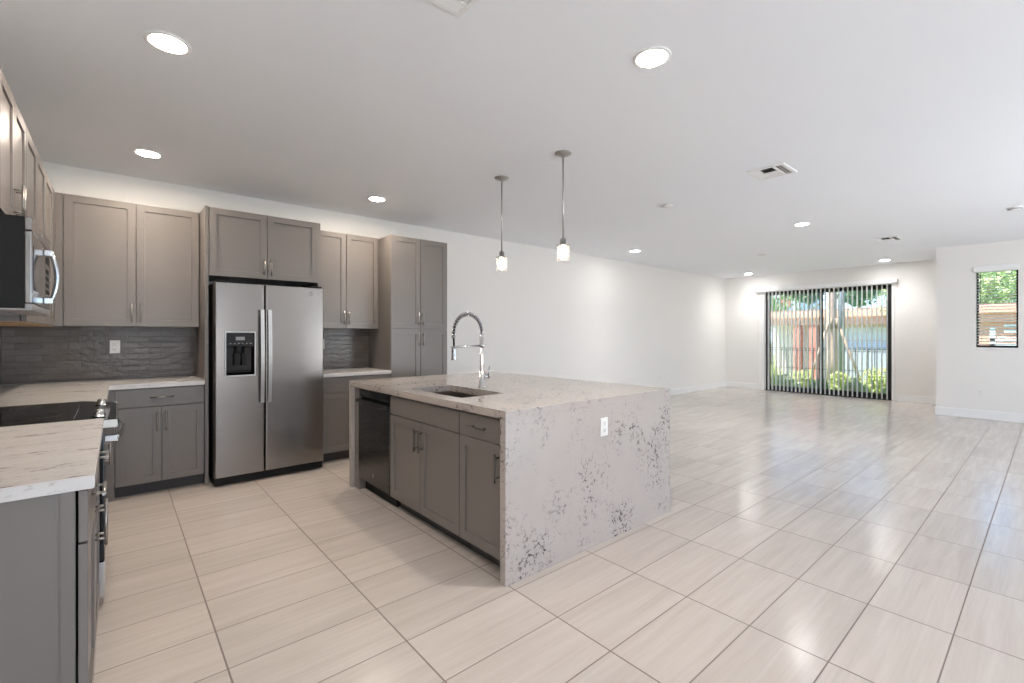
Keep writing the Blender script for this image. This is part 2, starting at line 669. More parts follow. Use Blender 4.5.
# small window
win = thing('window_1', 'small dark framed window in the jutting right wall', 'window', (XR + .11, 0, 0))
win['kind'] = 'structure'
bm = NB()
a, b, c, d = WY0 + .002, WY1 - .002, WZ0 + .002, WZ1 - .002
box(bm, 0, .06, a, a + .022, c, d)
box(bm, 0, .06, b - .022, b, c, d)
box(bm, 0, .06, a + .022, b - .022, c, c + .03)
box(bm, 0, .06, a + .022, b - .022, d - .03, d)
obj('window_frame', bm, 'black_frame', win)
bm = NB()
box(bm, .025, .031, a + .022, b - .022, c + .03, d - .03)
obj('window_pane', bm, 'pane_glass', win)
bm = NB()
box(bm, -.125, 0, a - .02, b + .02, c - .026, c - .001, .003)
obj('window_sill', bm, 'white_trim', win)

# ------------------------------------------------------------------ cabinets
GAP = 0.002
FR = 0.057


def shaker(bm, x0, x1, z0, z1, t=0.020, fr=FR):
    """front face at y=0, back at y=t"""
    e = 0.0015
    r0 = rect_ring(bm, x0, x1, z0, z1, t)
    r1 = rect_ring(bm, x0, x1, z0, z1, e)
    r2 = rect_ring(bm, x0 + e, x1 - e, z0 + e, z1 - e, 0)
    r3 = rect_ring(bm, x0 + fr, x1 - fr, z0 + fr, z1 - fr, 0)
    r4 = rect_ring(bm, x0 + fr + .0015, x1 - fr - .0015, z0 + fr + .0015, z1 - fr - .0015, .009)
    for a_, b_ in ((r0, r1), (r1, r2), (r2, r3), (r3, r4)):
        bridge(bm, a_, b_)
    bm.faces.new(r4)
    bm.faces.new(r0[::-1])
    return bm


def bar_pull(cx, cz, length, vertical, y=0.0):
    bm = NB()
    r = 0.0055
    h = length / 2
    off = 0.031
    if vertical:
        tube(bm, [(cx, y - off, cz - h), (cx, y - off, cz + h)], r, 10)
        for s in (-1, 1):
            tube(bm, [(cx, y + .001, cz + s * (h - .024)), (cx, y - off, cz + s * (h - .024))], 0.0045, 8)
    else:
        tube(bm, [(cx - h, y - off, cz), (cx + h, y - off, cz)], r, 10)
        for s in (-1, 1):
            tube(bm, [(cx + s * (h - .024), y + .001, cz), (cx + s * (h - .024), y - off, cz)], 0.0045, 8)
    return bm


def cabinet(name, label, cat, loc, rotz, W, D, z0, z1, doors=(), drawers=(), group=None, toe=True, hollow=False,
            bottom=None, pull='nickel', extra_side=None):
    """local frame: x along the front, +y into the wall, front of the doors at y=0"""
    t = thing(name, label, cat, (loc[0], loc[1], 0), rotz, group)
    TK = 0.098 if toe else 0.0
    bm = NB()
    b0 = z0 + TK
    if hollow:
        box(bm, 0, .018, .022, D, b0, z1)
        box(bm, W - .018, W, .022, D, b0, z1)
        box(bm, .018, W - .018, .022, D, b0, b0 + .018)
        box(bm, .018, W - .018, D - .012, D, b0 + .018, z1)
        box(bm, .018, W - .018, .022, .040, z1 - .165, z1 - .145)
        box(bm, .018, W - .018, .022, .040, z1 - .03, z1)
    else:
        box(bm, 0, W, .026, D, b0, z1)
    obj('body', bm, 'cabinet_paint', t)
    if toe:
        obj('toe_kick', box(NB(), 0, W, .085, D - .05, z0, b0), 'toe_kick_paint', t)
    if bottom:
        obj('underside_panel', box(NB(), 0.004, W - .004, .024, D - .004, z0 - .006, z0), bottom, t)
    for (x0, x1, a_, b_, side, hz) in doors:
        p = obj('door', shaker(NB(), x0 + GAP, x1 - GAP, a_, b_), 'cabinet_paint', t)
        if side:
            cx = x1 - .030 if side == 'r' else x0 + .030
            obj('handle', bar_pull(cx, hz, 0.155, True), pull, p)
    for (x0, x1, a_, b_, has) in drawers:
        p = obj('drawer' if has else 'drawer_front', box(NB(), x0 + GAP, x1 - GAP, 0, .020, a_, b_, 0.0015), 'cabinet_paint', t)
        if has:
            obj('handle', bar_pull((x0 + x1) / 2, (a_ + b_) / 2, 0.155, False), pull, p)
    return t


BZ = 0.878          # top of base cabinet bodies
YF = 4.815          # front plane of the north base run
DB = YN - YF - .001
UZ0, UZ1 = 1.385, 2.443
YU = 5.135
DU = YN - YU - .001

GB = 'grey shaker base cabinets'
GU = 'grey shaker wall cabinets'
# north run, left of the fridge
cabinet('base_cabinet', 'grey two-door base cabinet with one wide drawer left of the fridge', 'cabinet', (-0.013, YF), 0, 0.596, DB, 0, BZ,
        doors=[(0, .298, .102, .719, 'r', .598), (.298, .596, .102, .719, 'l', .598)],
        drawers=[(0, .596, .725, .870, True)], group=GB)
cabinet('wall_cabinet', 'tall two-door grey wall cabinet on the back wall left of the fridge', 'cabinet', (-0.326, YU), 0, 0.908, DU, UZ0, UZ1,
        doors=[(0, .4535, UZ0, UZ1, 'r', 1.503), (.4535, .908, UZ0, UZ1, 'l', 1.503)], toe=False, group=GU)
# fridge surround
bm = NB()
box(bm, 0.5855, 0.612, YF - .004, YN - .002, 0, UZ1)
fp = obj('refrigerator_side_panel', bm, 'cabinet_paint')
tag(fp, 'tall grey panel standing along the left side of the fridge', 'panel')
bm = NB()
box(bm, 1.5475, 1.572, YF + .02, YN - .002, 0, UZ1)
fp = obj('refrigerator_side_panel', bm, 'cabinet_paint')
tag(fp, 'tall grey panel between the fridge and the right base cabinet', 'panel')
cabinet('wall_cabinet', 'short deep two-door grey cabinet above the fridge', 'cabinet', (0.6145, YF), 0, 0.931, DB, 1.836, UZ1 - .004,
        doors=[(0, .4655, 1.836, UZ1 - .004, 'r', 1.945), (.4655, .931, 1.836, UZ1 - .004, 'l', 1.945)], toe=False, group=GU)
# north run, right of the fridge
cabinet('base_cabinet', 'grey base cabinet with wide drawer between fridge and tall pantry', 'cabinet', (1.575, YF), 0, 0.756, DB, 0, BZ,
        doors=[(0, .378, .102, .712, 'r', .598), (.378, .756, .102, .712, 'l', .598)],
        drawers=[(0, .756, .718, .872, True)], group=GB)
cabinet('wall_cabinet', 'two-door grey wall cabinet between fridge and tall pantry', 'cabinet', (1.575, YU), 0, 0.756, DU, UZ0, UZ1,
        doors=[(0, .378, UZ0, UZ1, 'r', 1.503), (.378, .756, UZ0, UZ1, 'l', 1.503)], toe=False, group=GU)
cabinet('pantry_cabinet', 'tall grey four-door pantry cabinet right of the fridge', 'cabinet', (2.3335, YF), 0, 0.742, DB, 0, UZ1 - .008,
        doors=[(0, .371, .102, 1.378, 'r', 1.265), (.371, .742, .102, 1.378, 'l', 1.265),
               (0, .371, 1.384, UZ1 - .008, 'r', 1.500), (.371, .742, 1.384, UZ1 - .008, 'l', 1.500)])
# west run (fronts face +X): local x runs along +Y
XB = -0.062
RW = PI / 2
DW = XB - XW - .012
near = cabinet('base_cabinet', 'grey end base cabinet under the near end of the left counter', 'cabinet', (XB, 1.78), RW, 0.575, DW, 0, BZ,
               doors=[(0, .575, .102, .719, 'r', .598)], drawers=[(0, .575, .725, .870, True)], group=GB)
bm = NB()
box(bm, -.004, 0, .029, .056, .0, BZ)
obj('end_stile', bm, 'cabinet_paint', near)
cabinet('base_cabinet', 'grey base cabinet between the left counter end and the black range', 'cabinet', (XB, 2.357), RW, 0.575, DW, 0, BZ,
        doors=[(0, .575, .102, .719, 'l', .598)], drawers=[(0, .575, .725, .870, True)], group=GB)
cc = cabinet('corner_base_cabinet', 'grey blind corner base cabinet beyond the black range', 'cabinet', (XB, 3.708), RW, YN - 3.708 - .012, DW, 0, BZ,
             doors=[(0, .55, .102, .719, 'l', .598)], drawers=[(0, .55, .725, .870, True)])
bm = NB()
box(bm, .554, 1.10, 0.0, .0215, 0.102, BZ)
obj('filler_panel', bm, 'cabinet_paint', cc)
bm = NB()
box(bm, 1.1055, 1.127, -.0475, -.0005, 0.0, BZ)
obj('filler_strip', bm, 'cabinet_paint', cc)

XU = -0.372
DU2 = XU - XW - .001
cabinet('wall_cabinet', 'short grey two-door wall cabinet directly above the microwave', 'cabinet', (XU, 2.870), RW, 0.740, DU2, 1.845, UZ1,
        doors=[(0, .370, 1.845, UZ1, 'r', 1.950), (.370, .740, 1.845, UZ1, 'l', 1.950)], toe=False, group=GU)
cabinet('wall_cabinet', 'grey two-door wall cabinet just past the microwave', 'cabinet', (XU, 3.614), RW, 0.892, DU2, UZ0, UZ1,
        doors=[(0, .446, UZ0, UZ1, 'r', 1.503), (.446, .892, UZ0, UZ1, 'l', 1.503)], toe=False, bottom='maple', group=GU)
uc = cabinet('corner_wall_cabinet', 'grey single-door wall cabinet in the left back corner', 'cabinet', (XU, 4.510), RW, YN - 4.510 - .002, DU2, UZ0, UZ1,
             doors=[(0, .490, UZ0, UZ1, 'l', 1.503)], toe=False, bottom='maple', group=GU)
bm = NB()
box(bm, .494, .622, 0.0, .0215, UZ0, UZ1)
box(bm, .626, .646, -.044, -.0005, UZ0, UZ1)
obj('filler_strip', bm, 'cabinet_paint', uc)

# ------------------------------------------------------------------ counters
CZ0, CZ1 = 0.8795, 0.9165


def counter_piece(name, label, polys, bev=0.0025):
    """polys: outline in xy"""
    bm = NB()
    lo = [bm.verts.new((x, y, CZ0)) for x, y in polys]
    hi = [bm.verts.new((x, y, CZ1)) for x, y in polys]
    bm.faces.new(lo[::-1])
    bm.faces.new(hi)
    bridge(bm, lo, hi)
    bmesh.ops.bevel(bm, geom=list(bm.edges), offset=bev, segments=2, affect='EDGES')
    o = obj(name, bm, 'counter_quartz')
    return tag(o, label, 'countertop')


XC = -0.047
counter_piece('countertop', 'veined white stone countertop nearest the viewer left of the range', [(XW + .012, 1.752), (XC, 1.752), (XC, 2.930), (XW + .012, 2.930)])
counter_piece('countertop', 'L-shaped veined stone countertop filling the left back corner', [(XW + .012, 3.712), (XC, 3.712), (XC, 4.797), (0.583, 4.797), (0.583, YN - .012), (XW + .012, YN - .012)])
counter_piece('countertop', 'short veined stone countertop between fridge and pantry', [(1.575, 4.797), (2.331, 4.797), (2.331, YN - .012), (1.575, YN - .012)])

# ------------------------------------------------------------------ island
IX0, IX1, IY0, IY1, IZ = 1.535, 3.124, 1.847, 3.972, 0.914
IT = 0.044
LT = 0.045
isl = thing('island_countertop', 'speckled quartz island top with stone waterfall ends', 'countertop', (0, 0, 0))
SX0, SX1, SY0, SY1 = 1.650, 2.012, 2.424, 3.100
bm = NB()


def ringz(bm, x0, x1, y0, y1, z, r=0.0, n=4):
    pts = []
    if r <= 0:
        pts = [(x0, y0), (x1, y0), (x1, y1), (x0, y1)]
    return [bm.verts.new((x, y, z)) for x, y in pts]


e = 0.002
t_out = ringz(bm, IX0 + e, IX1 - e, IY0 + e, IY1 - e, IZ)
m_out = ringz(bm, IX0, IX1, IY0, IY1, IZ - e)
b_out = ringz(bm, IX0, IX1, IY0, IY1, IZ - IT)
t_in = ringz(bm, SX0, SX1, SY0, SY1, IZ)
b_in = ringz(bm, SX0, SX1, SY0, SY1, IZ - IT)
bridge(bm, b_out, m_out)
bridge(bm, m_out, t_out)
bridge(bm, t_out, t_in)
bridge(bm, t_in, b_in)
bridge(bm, b_in, b_out)
obj('top_slab', bm, 'island_quartz', isl)
bm = NB()
box(bm, IX0, IX1, IY0, IY0 + LT, 0, IZ - IT - .0003, .001)
obj('waterfall_end', bm, 'island_quartz', isl)
bm = NB()
box(bm, IX0, IX1, IY1 - LT, IY1, 0, IZ - IT - .0003, .001)
obj('waterfall_end', bm, 'island_quartz', isl)

IXF = 1.562
RI = -PI / 2         # local x runs along -Y, fronts face -X
zt = IZ - IT - .002
cabinet('island_cabinet', 'grey two-door sink base cabinet in the island beside the dishwasher', 'cabinet', (IXF, 3.236), RI, 0.922, .60, 0, zt,
        doors=[(0, .450, .100, .716, 'r', .598), (.450, .922, .100, .716, 'l', .598)],
        drawers=[(0, .922, .722, .853, False)], hollow=True, pull='dark_pull', group='grey island cabinets')
cabinet('island_cabinet', 'grey one-door island cabinet with top drawer beside the waterfall end', 'cabinet', (IXF, 2.312), RI, 0.415, .60, 0, zt,
        doors=[(0, .407, .100, .716, 'r', .598)], drawers=[(0, .407, .722, .853, True)], pull='dark_pull', group='grey island cabinets')
o = obj('island_filler_panel', box(NB(), IXF + .004, IXF + .60, 3.832, IY1 - LT - .001, 0, zt), 'cabinet_paint')
tag(o, 'narrow grey filler between the dishwasher and the far waterfall end', 'panel')
o = obj('island_back_panel', box(NB(), 2.80, 2.82, IY0 + LT + .001, IY1 - LT - .001, 0, zt), 'cabinet_paint')
tag(o, 'grey panel closing the seating side of the island', 'panel')

# dishwasher
dw = thing('dishwasher', 'dark stainless dishwasher built into the island', 'dishwasher', (IXF, 3.829, 0), RI)
obj('body', box(NB(), .004, .584, .024, .58, .105, zt - .01), 'black_plastic', dw)
p = obj('door', box(NB(), .004, .584, -.004, .023, .108, .775, .004), 'dark_stainless', dw)
bm = NB()
box(bm, .010, .578, -.034, -.014, .748, .778, .005)
for x in (.03, .558):
    box(bm, x - .012, x + .012, -.015, -.003, .752, .774, .002)
obj('handle', bm, 'dark_stainless', p)
bm = NB()
tube(bm, [(.30, -.0045, .185), (.30, -.0035, .185)], .012, 20)
obj('emblem', bm, 'grey_plastic', p)
obj('control_strip', box(NB(), .004, .584, .004, .023, .795, .855, .003), 'black_gloss', dw)
obj('toe_kick', box(NB(), .004, .584, .06, .5, .0, .104), 'black_plastic', dw)

# sink
sk = thing('sink', 'dark undermount sink set into the island top', 'sink', ((SX0 + SX1) / 2, (SY0 + SY1) / 2, 0))
bm = NB()
hx, hy = (SX1 - SX0) / 2, (SY1 - SY0) / 2
zt2 = IZ - IT - .001
rings = []
for gx, z in ((.022, zt2), (-.002, zt2), (-.004, zt2 - .02), (-.010, .72), (-.022, .685), (-.05, .675)):
    rings.append(ringz(bm, -hx - gx, hx + gx, -hy - gx, hy + gx, z))
for a, b in zip(rings[:-1], rings[1:]):
    bridge(bm, a, b)
bm.faces.new(rings[-1])
bowl = obj('basin', bm, 'sink_steel', sk)
bm = NB()
lathe(bm, [(0, .679), (.028, .679), (.036, .682), (.042, .6765)], 20)
obj('drain', bm, 'chrome', sk)

# faucet
fx, fy = 2.082, 2.784
fa = thing('faucet', 'chrome spring-neck kitchen faucet standing on the island', 'faucet', (fx, fy, IZ))
bm = NB()
lathe(bm, [(0, 0), (.028, 0), (.028, .006), (.023, .010), (.023, .125), (.015, .130), (.015, .395), (.011, .40), (.011, .405), (0, .405)], 24)
obj('post', bm, 'chrome', fa)
bm = NB()
tube(bm, [(.018, 0, .085), (.060, 0, .085)], .0165, 16)
tube(bm, [(.060, 0, .085), (.066, 0, .085)], .019, 16)
tube(bm, [(.063, 0, .085), (.072, 0, .16)], [.005, .004], 10)
obj('lever_handle', bm, 'chrome', fa)
path = []
N = 240
for i in range(N + 1):
    s = i / N
    # straight rise, half ellipse, straight drop
    if s < .12:
        path.append(Vector((0, 0, .385 + .018 * s / .12)))
    elif s < .90:
        th = PI * (s - .12) / .78
        path.append(Vector((-.125 + .125 * math.cos(th), 0, .403 + .147 * math.sin(th))))
    else:
        path.append(Vector((-.25, 0, .403 - .028 * (s - .90) / .10)))
bm = NB()
tube(bm, path[::4], .0085, 10)
hose = [Vector((-.25, 0, .376)), Vector((-.2485, 0, .34)), Vector((-.2475, 0, .31))]
tube(bm, hose, .0075, 10)
obj('hose', bm, 'black_plastic', fa)
bm = NB()
coil = []
turns = 27
M = turns * 10
for i in range(M + 1):
    s = i / M * N
    k = min(int(s), N - 1)
    p0 = path[k].lerp(path[k + 1], s - k)
    d = (path[min(k + 2, N)] - path[max(k - 1, 0)]).normalized()
    nrm = Vector((0, 1, 0))
    bi = d.cross(nrm).normalized()
    ang = 2 * PI * turns * i / M
    coil.append(p0 + (nrm * math.cos(ang) + bi * math.sin(ang)) * .0150)
tube(bm, coil, .0036, 6)
obj('spring', bm, 'chrome', fa)
bm = NB()
lathe(bm, [(0, .315), (.012, .315), (.016, .308), (.0175, .285), (.0175, .235), (.021, .225), (.021, .218), (0, .218)], 20, -.2475, 0)
obj('spray_head', bm, 'chrome', fa)
bm = NB()
tube(bm, [(-.012, 0, .318), (-.222, 0, .312)], .007, 10)
tube(bm, [(-.2475 + .021 * math.cos(a_), .021 * math.sin(a_), .312) for a_ in [k * 2 * PI / 16 for k in range(17)]], .004, 8, caps=False)
tube(bm, [(0, 0, .305), (0, 0, .332)], .018, 16)
obj('spray_holder', bm, 'chrome', fa)

# ------------------------------------------------------------------ refrigerator
FX, FY = 0.634, 4.645
fr_ = thing('refrigerator', 'stainless side-by-side refrigerator with ice dispenser', 'refrigerator', (FX, FY, 0))
FW = 0.910
obj('body', box(NB(), 0.003, FW - .003, .085, .735, .020, 1.765, .004), 'black_plastic', fr_)
obj('base_grille', box(NB(), .004, FW - .004, .035, .10, .012, .072, .003), 'black_plastic', fr_)
for sx in (.06, FW - .06):
    bm = NB()
    box(bm, sx - .05, sx + .05, .03, .12, 1.766, 1.786, .004)
    obj('hinge_cover', bm, 'black_plastic', fr_)
seam = .3885
dz0, dz1 = .078, 1.768


def door_shell(bm, x0, x1, z0, z1, hole=None, r=.014):
    """fridge door, front crowned edges; hole=(hx0,hx1,hz0,hz1)"""
    th = .080
    prof = [(0.0, th), (0.0, r)]
    for k in range(1, 5):
        a_ = k / 4 * PI / 2
        prof.append((r * (1 - math.cos(a_)), r * (1 - math.sin(a_))))
    rings = [rect_ring(bm, x0 + i_, x1 - i_, z0 + i_ * .4, z1 - i_ * .4, y_) for i_, y_ in prof]
    for a_, b_ in zip(rings[:-1], rings[1:]):
        bridge(bm, a_, b_)
    bm.faces.new(rings[0][::-1])
    if hole:
        h0 = rect_ring(bm, hole[0], hole[1], hole[2], hole[3], 0)
        h1 = rect_ring(bm, hole[0], hole[1], hole[2], hole[3], .068)
        bridge(bm, rings[-1], h0)
        bridge(bm, h0, h1)
        bm.faces.new(h1)
    else:
        bm.faces.new(rings[-1])
    return bm


HX0, HX1, HZ0, HZ1 = .077, .311, .950, 1.340
fd = obj('freezer_door', door_shell(NB(), .0, seam - .003, dz0, dz1, (HX0 + .006, HX1 - .006, HZ0 + .006, HZ1 - .006)), 'stainless', fr_)
rd = obj('refrigerator_door', door_shell(NB(), seam + .003, FW, dz0, dz1), 'stainless', fr_)


def fridge_handle(cx):
    bm = NB()
    z0_, z1_ = .705, 1.538
    prof = []
    n = 12
    # flat bowed bar
    secs = []
    for k in range(n + 1):
        s = k / n
        z = z0_ + (z1_ - z0_) * s
        y = -.040 - .016 * math.sin(PI * s)
        secs.append([bm.verts.new((cx + dx, y + dy, z)) for dx, dy in ((-.019, 0.004), (-.015, -.006), (.015, -.006), (.019, .004), (.015, .010), (-.015, .010))])
    for a_, b_ in zip(secs[:-1], secs[1:]):
        for i in range(6):
            bm.faces.new((a_[i], a_[(i + 1) % 6], b_[(i + 1) % 6], b_[i]))
    bm.faces.new(secs[0][::-1])
    bm.faces.new(secs[-1])
    for z in (z0_ + .03, z1_ - .03):
        box(bm, cx - .014, cx + .014, -.040, .001, z - .02, z + .02, .003)
    return bm


obj('handle', fridge_handle(seam - .030), 'bright_steel', fd)
obj('handle', fridge_handle(seam + .032), 'bright_steel', rd)
# dispenser
bm = NB()
o0 = rect_ring(bm, HX0 - .004, HX1 + .004, HZ0 - .004, HZ1 + .004, .000)
o1 = rect_ring(bm, HX0 - .002, HX1 + .002, HZ0 - .002, HZ1 + .002, -.006)
o2 = rect_ring(bm, HX0 + .008, HX1 - .008, HZ0 + .010, HZ1 - .008, -.006)
o3 = rect_ring(bm, HX0 + .010, HX1 - .010, HZ0 + .012, HZ1 - .010, .010)
for a_, b_ in ((o0, o1), (o1, o2), (o2, o3)):
    bridge(bm, a_, b_)
obj('dispenser_bezel', bm, 'chrome', fd)
bm = NB()
box(bm, HX0 + .011, HX1 - .011, -.003, .010, HZ0 + .262, HZ1 - .011, .002)
dp = obj('dispenser_panel', bm, 'black_gloss', fd)
bm = NB()
box(bm, HX0 + .080, HX0 + .150, -.0045, -.0029, HZ1 - .075, HZ1 - .045)
for k in range(6):
    x = HX0 + .035 + k * .031
    box(bm, x, x + .012, -.0045, -.0029, HZ1 - .108, HZ1 - .100)
obj('dispenser_buttons', bm, 'grey_plastic', fd)
bm = NB()
r0 = rect_ring(bm, HX0 + .0105, HX1 - .0105, HZ0 + .0125, HZ0 + .261, .004)
r1 = rect_ring(bm, HX0 + .020, HX1 - .020, HZ0 + .030, HZ0 + .255, .062)
bridge(bm, r0, r1)
bm.faces.new(r1)
obj('dispenser_cavity', bm, 'black_gloss', fd)
bm = NB()
for cx in (HX0 + .090, HX0 + .150):
    box(bm, cx - .018, cx + .018, .022, .034, HZ0 + .09, HZ0 + .20, .004)
    tube(bm, [(cx, .03, HZ0 + .20), (cx, .03, HZ0 + .258)], .010, 10)
box(bm, HX0 + .03, HX1 - .03, .006, .05, HZ0 + .031, HZ0 + .040, .002)
obj('dispenser_paddles', bm, 'black_plastic', fd)


def emblem(parent, cx, y, cz, r, mat_disc, mat_mark):
    """round badge with an italic script monogram inside a ring"""
    bm = NB()
    tube(bm, [(cx, y, cz), (cx, y - .0018, cz)], r, 28)
    e_ = obj('badge', bm, mat_disc, parent)
    bm = NB()
    yy = y - .0022
    tube(bm, [(cx + r * .86 * math.cos(a), yy, cz + r * .86 * math.sin(a)) for a in [k * 2 * PI / 28 for k in range(29)]], r * .05, 6, caps=False)
    G = [(-.08, .36), (-.30, .42), (-.50, .22), (-.52, -.08), (-.36, -.36), (-.10, -.32), (.0, -.08), (-.06, .06), (-.24, .0)]
    Ee = [(.50, .30), (.34, .42), (.14, .28), (.22, .08), (.36, .04), (.16, -.02), (.08, -.24), (.24, -.40), (.46, -.30), (.56, -.12)]
    for L in (G, Ee):
        tube(bm, [(cx + r * x, yy, cz + r * z) for x, z in L], r * .06, 6)
    obj('monogram', bm, mat_mark, parent)


emblem(rd, .789, 0.0005, 1.707, .017, 'grey_plastic', 'chrome')

# ------------------------------------------------------------------ microwave (over the range)
MX, MY = -0.279, 2.872
MW = 0.715
mw = thing('microwave', 'stainless and black over-the-range microwave on the left wall', 'microwave', (MX, MY, 0), RW)
mz0, mz1 = 1.420, 1.822
obj('body', box(NB(), .002, MW - .002, .023, MX - XW - .012, mz0 + .006, mz1, .003), 'black_plastic', mw)
bm = NB()
box(bm, 0, .480, 0, .022, mz0 + .028, mz1 - .062, .004)
md = obj('door', bm, 'micro_steel', mw)
bm = NB()
box(bm, .050, .385, -.0012, .002, mz0 + .085, mz1 - .115, .0005)
obj('door_window', bm, 'black_gloss', md)
bm = NB()
hp = []
for k in range(15):
    s = k / 14
    hp.append((.428, -.026 - .022 * math.sin(PI * s), 1.475 + .255 * s))
tube(bm, hp, .0105, 12)
for z in (1.483, 1.722):
    box(bm, .412, .444, -.034, .001, z - .016, z + .016, .005)
obj('handle', bm, 'chrome', md)
bm = NB()
box(bm, .483, MW, 0, .022, mz0 + .028, mz1 - .062, .004)
mp = obj('control_panel', bm, 'black_gloss', mw)
bm = NB()
for r_ in range(5):
    for c_ in range(3):
        box(bm, .520 + c_ * .05, .555 + c_ * .05, -.0012, .001, mz0 + .07 + r_ * .035, mz0 + .092 + r_ * .035)
box(bm, .515, .670, -.0012, .001, mz0 + .262, mz0 + .30)
obj('keypad', bm, 'black_plastic', mp)
bm = NB()
box(bm, 0, MW, 0, .022, mz1 - .058, mz1, .004)
mt = obj('vent_band', bm, 'micro_steel', mw)
emblem(mt, .34, 0.0005, mz1 - .030, .014, 'grey_plastic', 'chrome')
bm = NB()
box(bm, .0, MW, .0, .36, mz0 - .002, mz0 + .005, .001)
box(bm, .0, MW, .0, .022, mz0 + .005, mz0 + .026, .003)
for k in range(9):
    box(bm, .07 + k * .07, .12 + k * .07, .10, .25, mz0 - .006, mz0 - .002)
obj('underside_grille', bm, 'grey_plastic', mw)

# ------------------------------------------------------------------ range
RX, RY = -0.045, 2.936
RWD = 0.764
rg = thing('range', 'black and stainless slide-in range with glass cooktop', 'range', (RX, RY, 0), RW)
rd_ = RX - XW - .014
obj('body', box(NB(), .004, RWD - .004, .030, rd_, .04, .895, .002), 'black_plastic', rg)
bm = NB()
box(bm, 0, RWD, .105, rd_ - .002, .897, .922, .003)
ck = obj('cooktop', bm, 'black_gloss', rg)
for (bx_, by_, br_) in ((.20, .26, .095), (.20, .48, .075), (.56, .26, .075), (.56, .48, .11)):
    bm = NB()
    tube(bm, [(bx_ + br_ * math.cos(a), by_ + br_ * math.sin(a), .9222) for a in [k * 2 * PI / 40 for k in range(41)]], .0011, 4, caps=False)
    obj('burner_ring', bm, 'black_plastic', ck)
# sloped control panel at the front
bm = NB()
pr = [(.104, .922), (-.040, .903), (-.046, .898), (-.046, .874), (-.030, .868), (.104, .868)]
a_ = [bm.verts.new((0, y, z)) for y, z in pr]
b_ = [bm.verts.new((RWD, y, z)) for y, z in pr]
bm.faces.new(a_)
bm.faces.new(b_[::-1])
bridge(bm, a_, b_)
cp = obj('control_panel', bm, 'black_gloss', rg)
bm = NB()
box(bm, -.0005, RWD + .0005, -.049, -.044, .874, .900, .001)
box(bm, -.004, -.0005, -.046, .104, .868, .905, .001)
box(bm, RWD + .0005, RWD + .004, -.046, .104, .868, .905, .001)
obj('panel_trim', bm, 'nickel', cp)
tilt = math.atan2(.019, .144)
for kx in (.095, .185, .580, .670):
    bm = NB()
    ax = Vector((0, -math.sin(tilt), math.cos(tilt)))
    base = Vector((kx, .022, .9115))
    tube(bm, [base, base + ax * .006, base + ax * .0065, base + ax * .022, base + ax * .025], [.0255, .0255, .0215, .020, .017], 18)
    obj('knob', bm, 'chrome', cp)
bm = NB()
box(bm, .006, RWD - .006, 0, .028, .235, .862, .004)
od = obj('oven_door', bm, 'black_gloss', rg)
bm = NB()
pts = []
for k in range(17):
    s = k / 16
    pts.append((.03 + (RWD - .06) * s, -.040 - .030 * math.sin(PI * s), .810))
tube(bm, pts, .013, 12)
for x in (.045, RWD - .045):
    box(bm, x - .016, x + .016, -.052, .001, .795, .825, .004)
obj('handle', bm, 'bright_steel', od)
bm = NB()
box(bm, .006, RWD - .006, -.002, .028, .060, .228, .004)
obj('warming_drawer', bm, 'bright_steel', rg)
for x in (.05, RWD - .05):
    for y in (.08, rd_ - .08):
        obj('foot', tube(NB(), [(x, y, 0), (x, y, .041)], .018, 10), 'black_plastic', rg)

# ------------------------------------------------------------------ pendants
def pendant(loc, label):
    t = thing('pendant_lamp', label, 'lamp', loc, 0, 'pendant lamps over the island')
    bm = NB()
    lathe(bm, [(0, 0), (.066, 0), (.066, -.006), (.05, -.016), (.022, -.024), (.012, -.030), (0, -.030)], 28)
    obj('canopy', bm, 'pendant_metal', t)
    bm = NB()
    tube(bm, [(0, 0, -.028), (0, 0, -.675)], .0062, 12)
    obj('rod', bm, 'pendant_metal', t)
    bm = NB()
    lathe(bm, [(0, -.668), (.012, -.668), (.023, -.676), (.023, -.722), (.054, -.7225), (.054, -.7255), (0, -.7255)], 24)
    obj('socket', bm, 'pendant_metal', t)
    bm = NB()
    lathe(bm, [(.047, -.726), (.049, -.732), (.049, -.852), (.046, -.852), (.046, -.734), (.044, -.727)], 32)
    obj('glass_shade', bm, 'shade_glass', t)
    bm = NB()
    lathe(bm, [(0, -.726), (.013, -.727), (.013, -.750), (.016, -.757), (.027, -.785), (.029, -.802), (.024, -.822), (.012, -.833), (0, -.835)], 20)
    obj('bulb', bm, 'bulb_glow', t)
    return t


pendant((2.662, 3.257, H), 'glass pendant lamp hanging over the far half of the island')
pendant((2.668, 2.502, H), 'glass pendant lamp hanging over the near half of the island')

# ------------------------------------------------------------------ recessed lights
LIGHTS = [((0.191, 2.813), 'recessed ceiling light over the floor in front of the range'),
          ((0.187, 4.626), 'recessed ceiling light by the back wall left of the fridge'),
          ((2.078, 4.612), 'recessed ceiling light between fridge and pantry tops'),
          ((2.096, 1.342), 'recessed ceiling light in front of the island waterfall end'),
          ((6.695, 4.613), 'recessed ceiling light midway along the long white wall'),
          ((6.710, 2.098), 'recessed ceiling light in mid room between the two ceiling vents'),
          ((11.135, 2.082), 'recessed ceiling light above the right end of the sliding door'),
          ((11.200, 4.610), 'recessed ceiling light in the far corner left of the sliding door')]


def can_spot(t, kitchen, wash):
    d = bpy.data.lights.new('can_light', 'SPOT')
    d.energy = SPOT_KITCHEN if kitchen else (SPOT_WASH if wash else SPOT_LIVING)
    d.color = COL_KITCHEN if kitchen else COL_LIVING
    d.spot_size = math.radians(135 if wash else 82)
    d.spot_blend = 1.0
    d.shadow_soft_size = 0.07
    o = bpy.data.objects.new('can_light', d)
    o.parent = t
    o.location = (0, 0, -.012)
    C.objects.link(o)


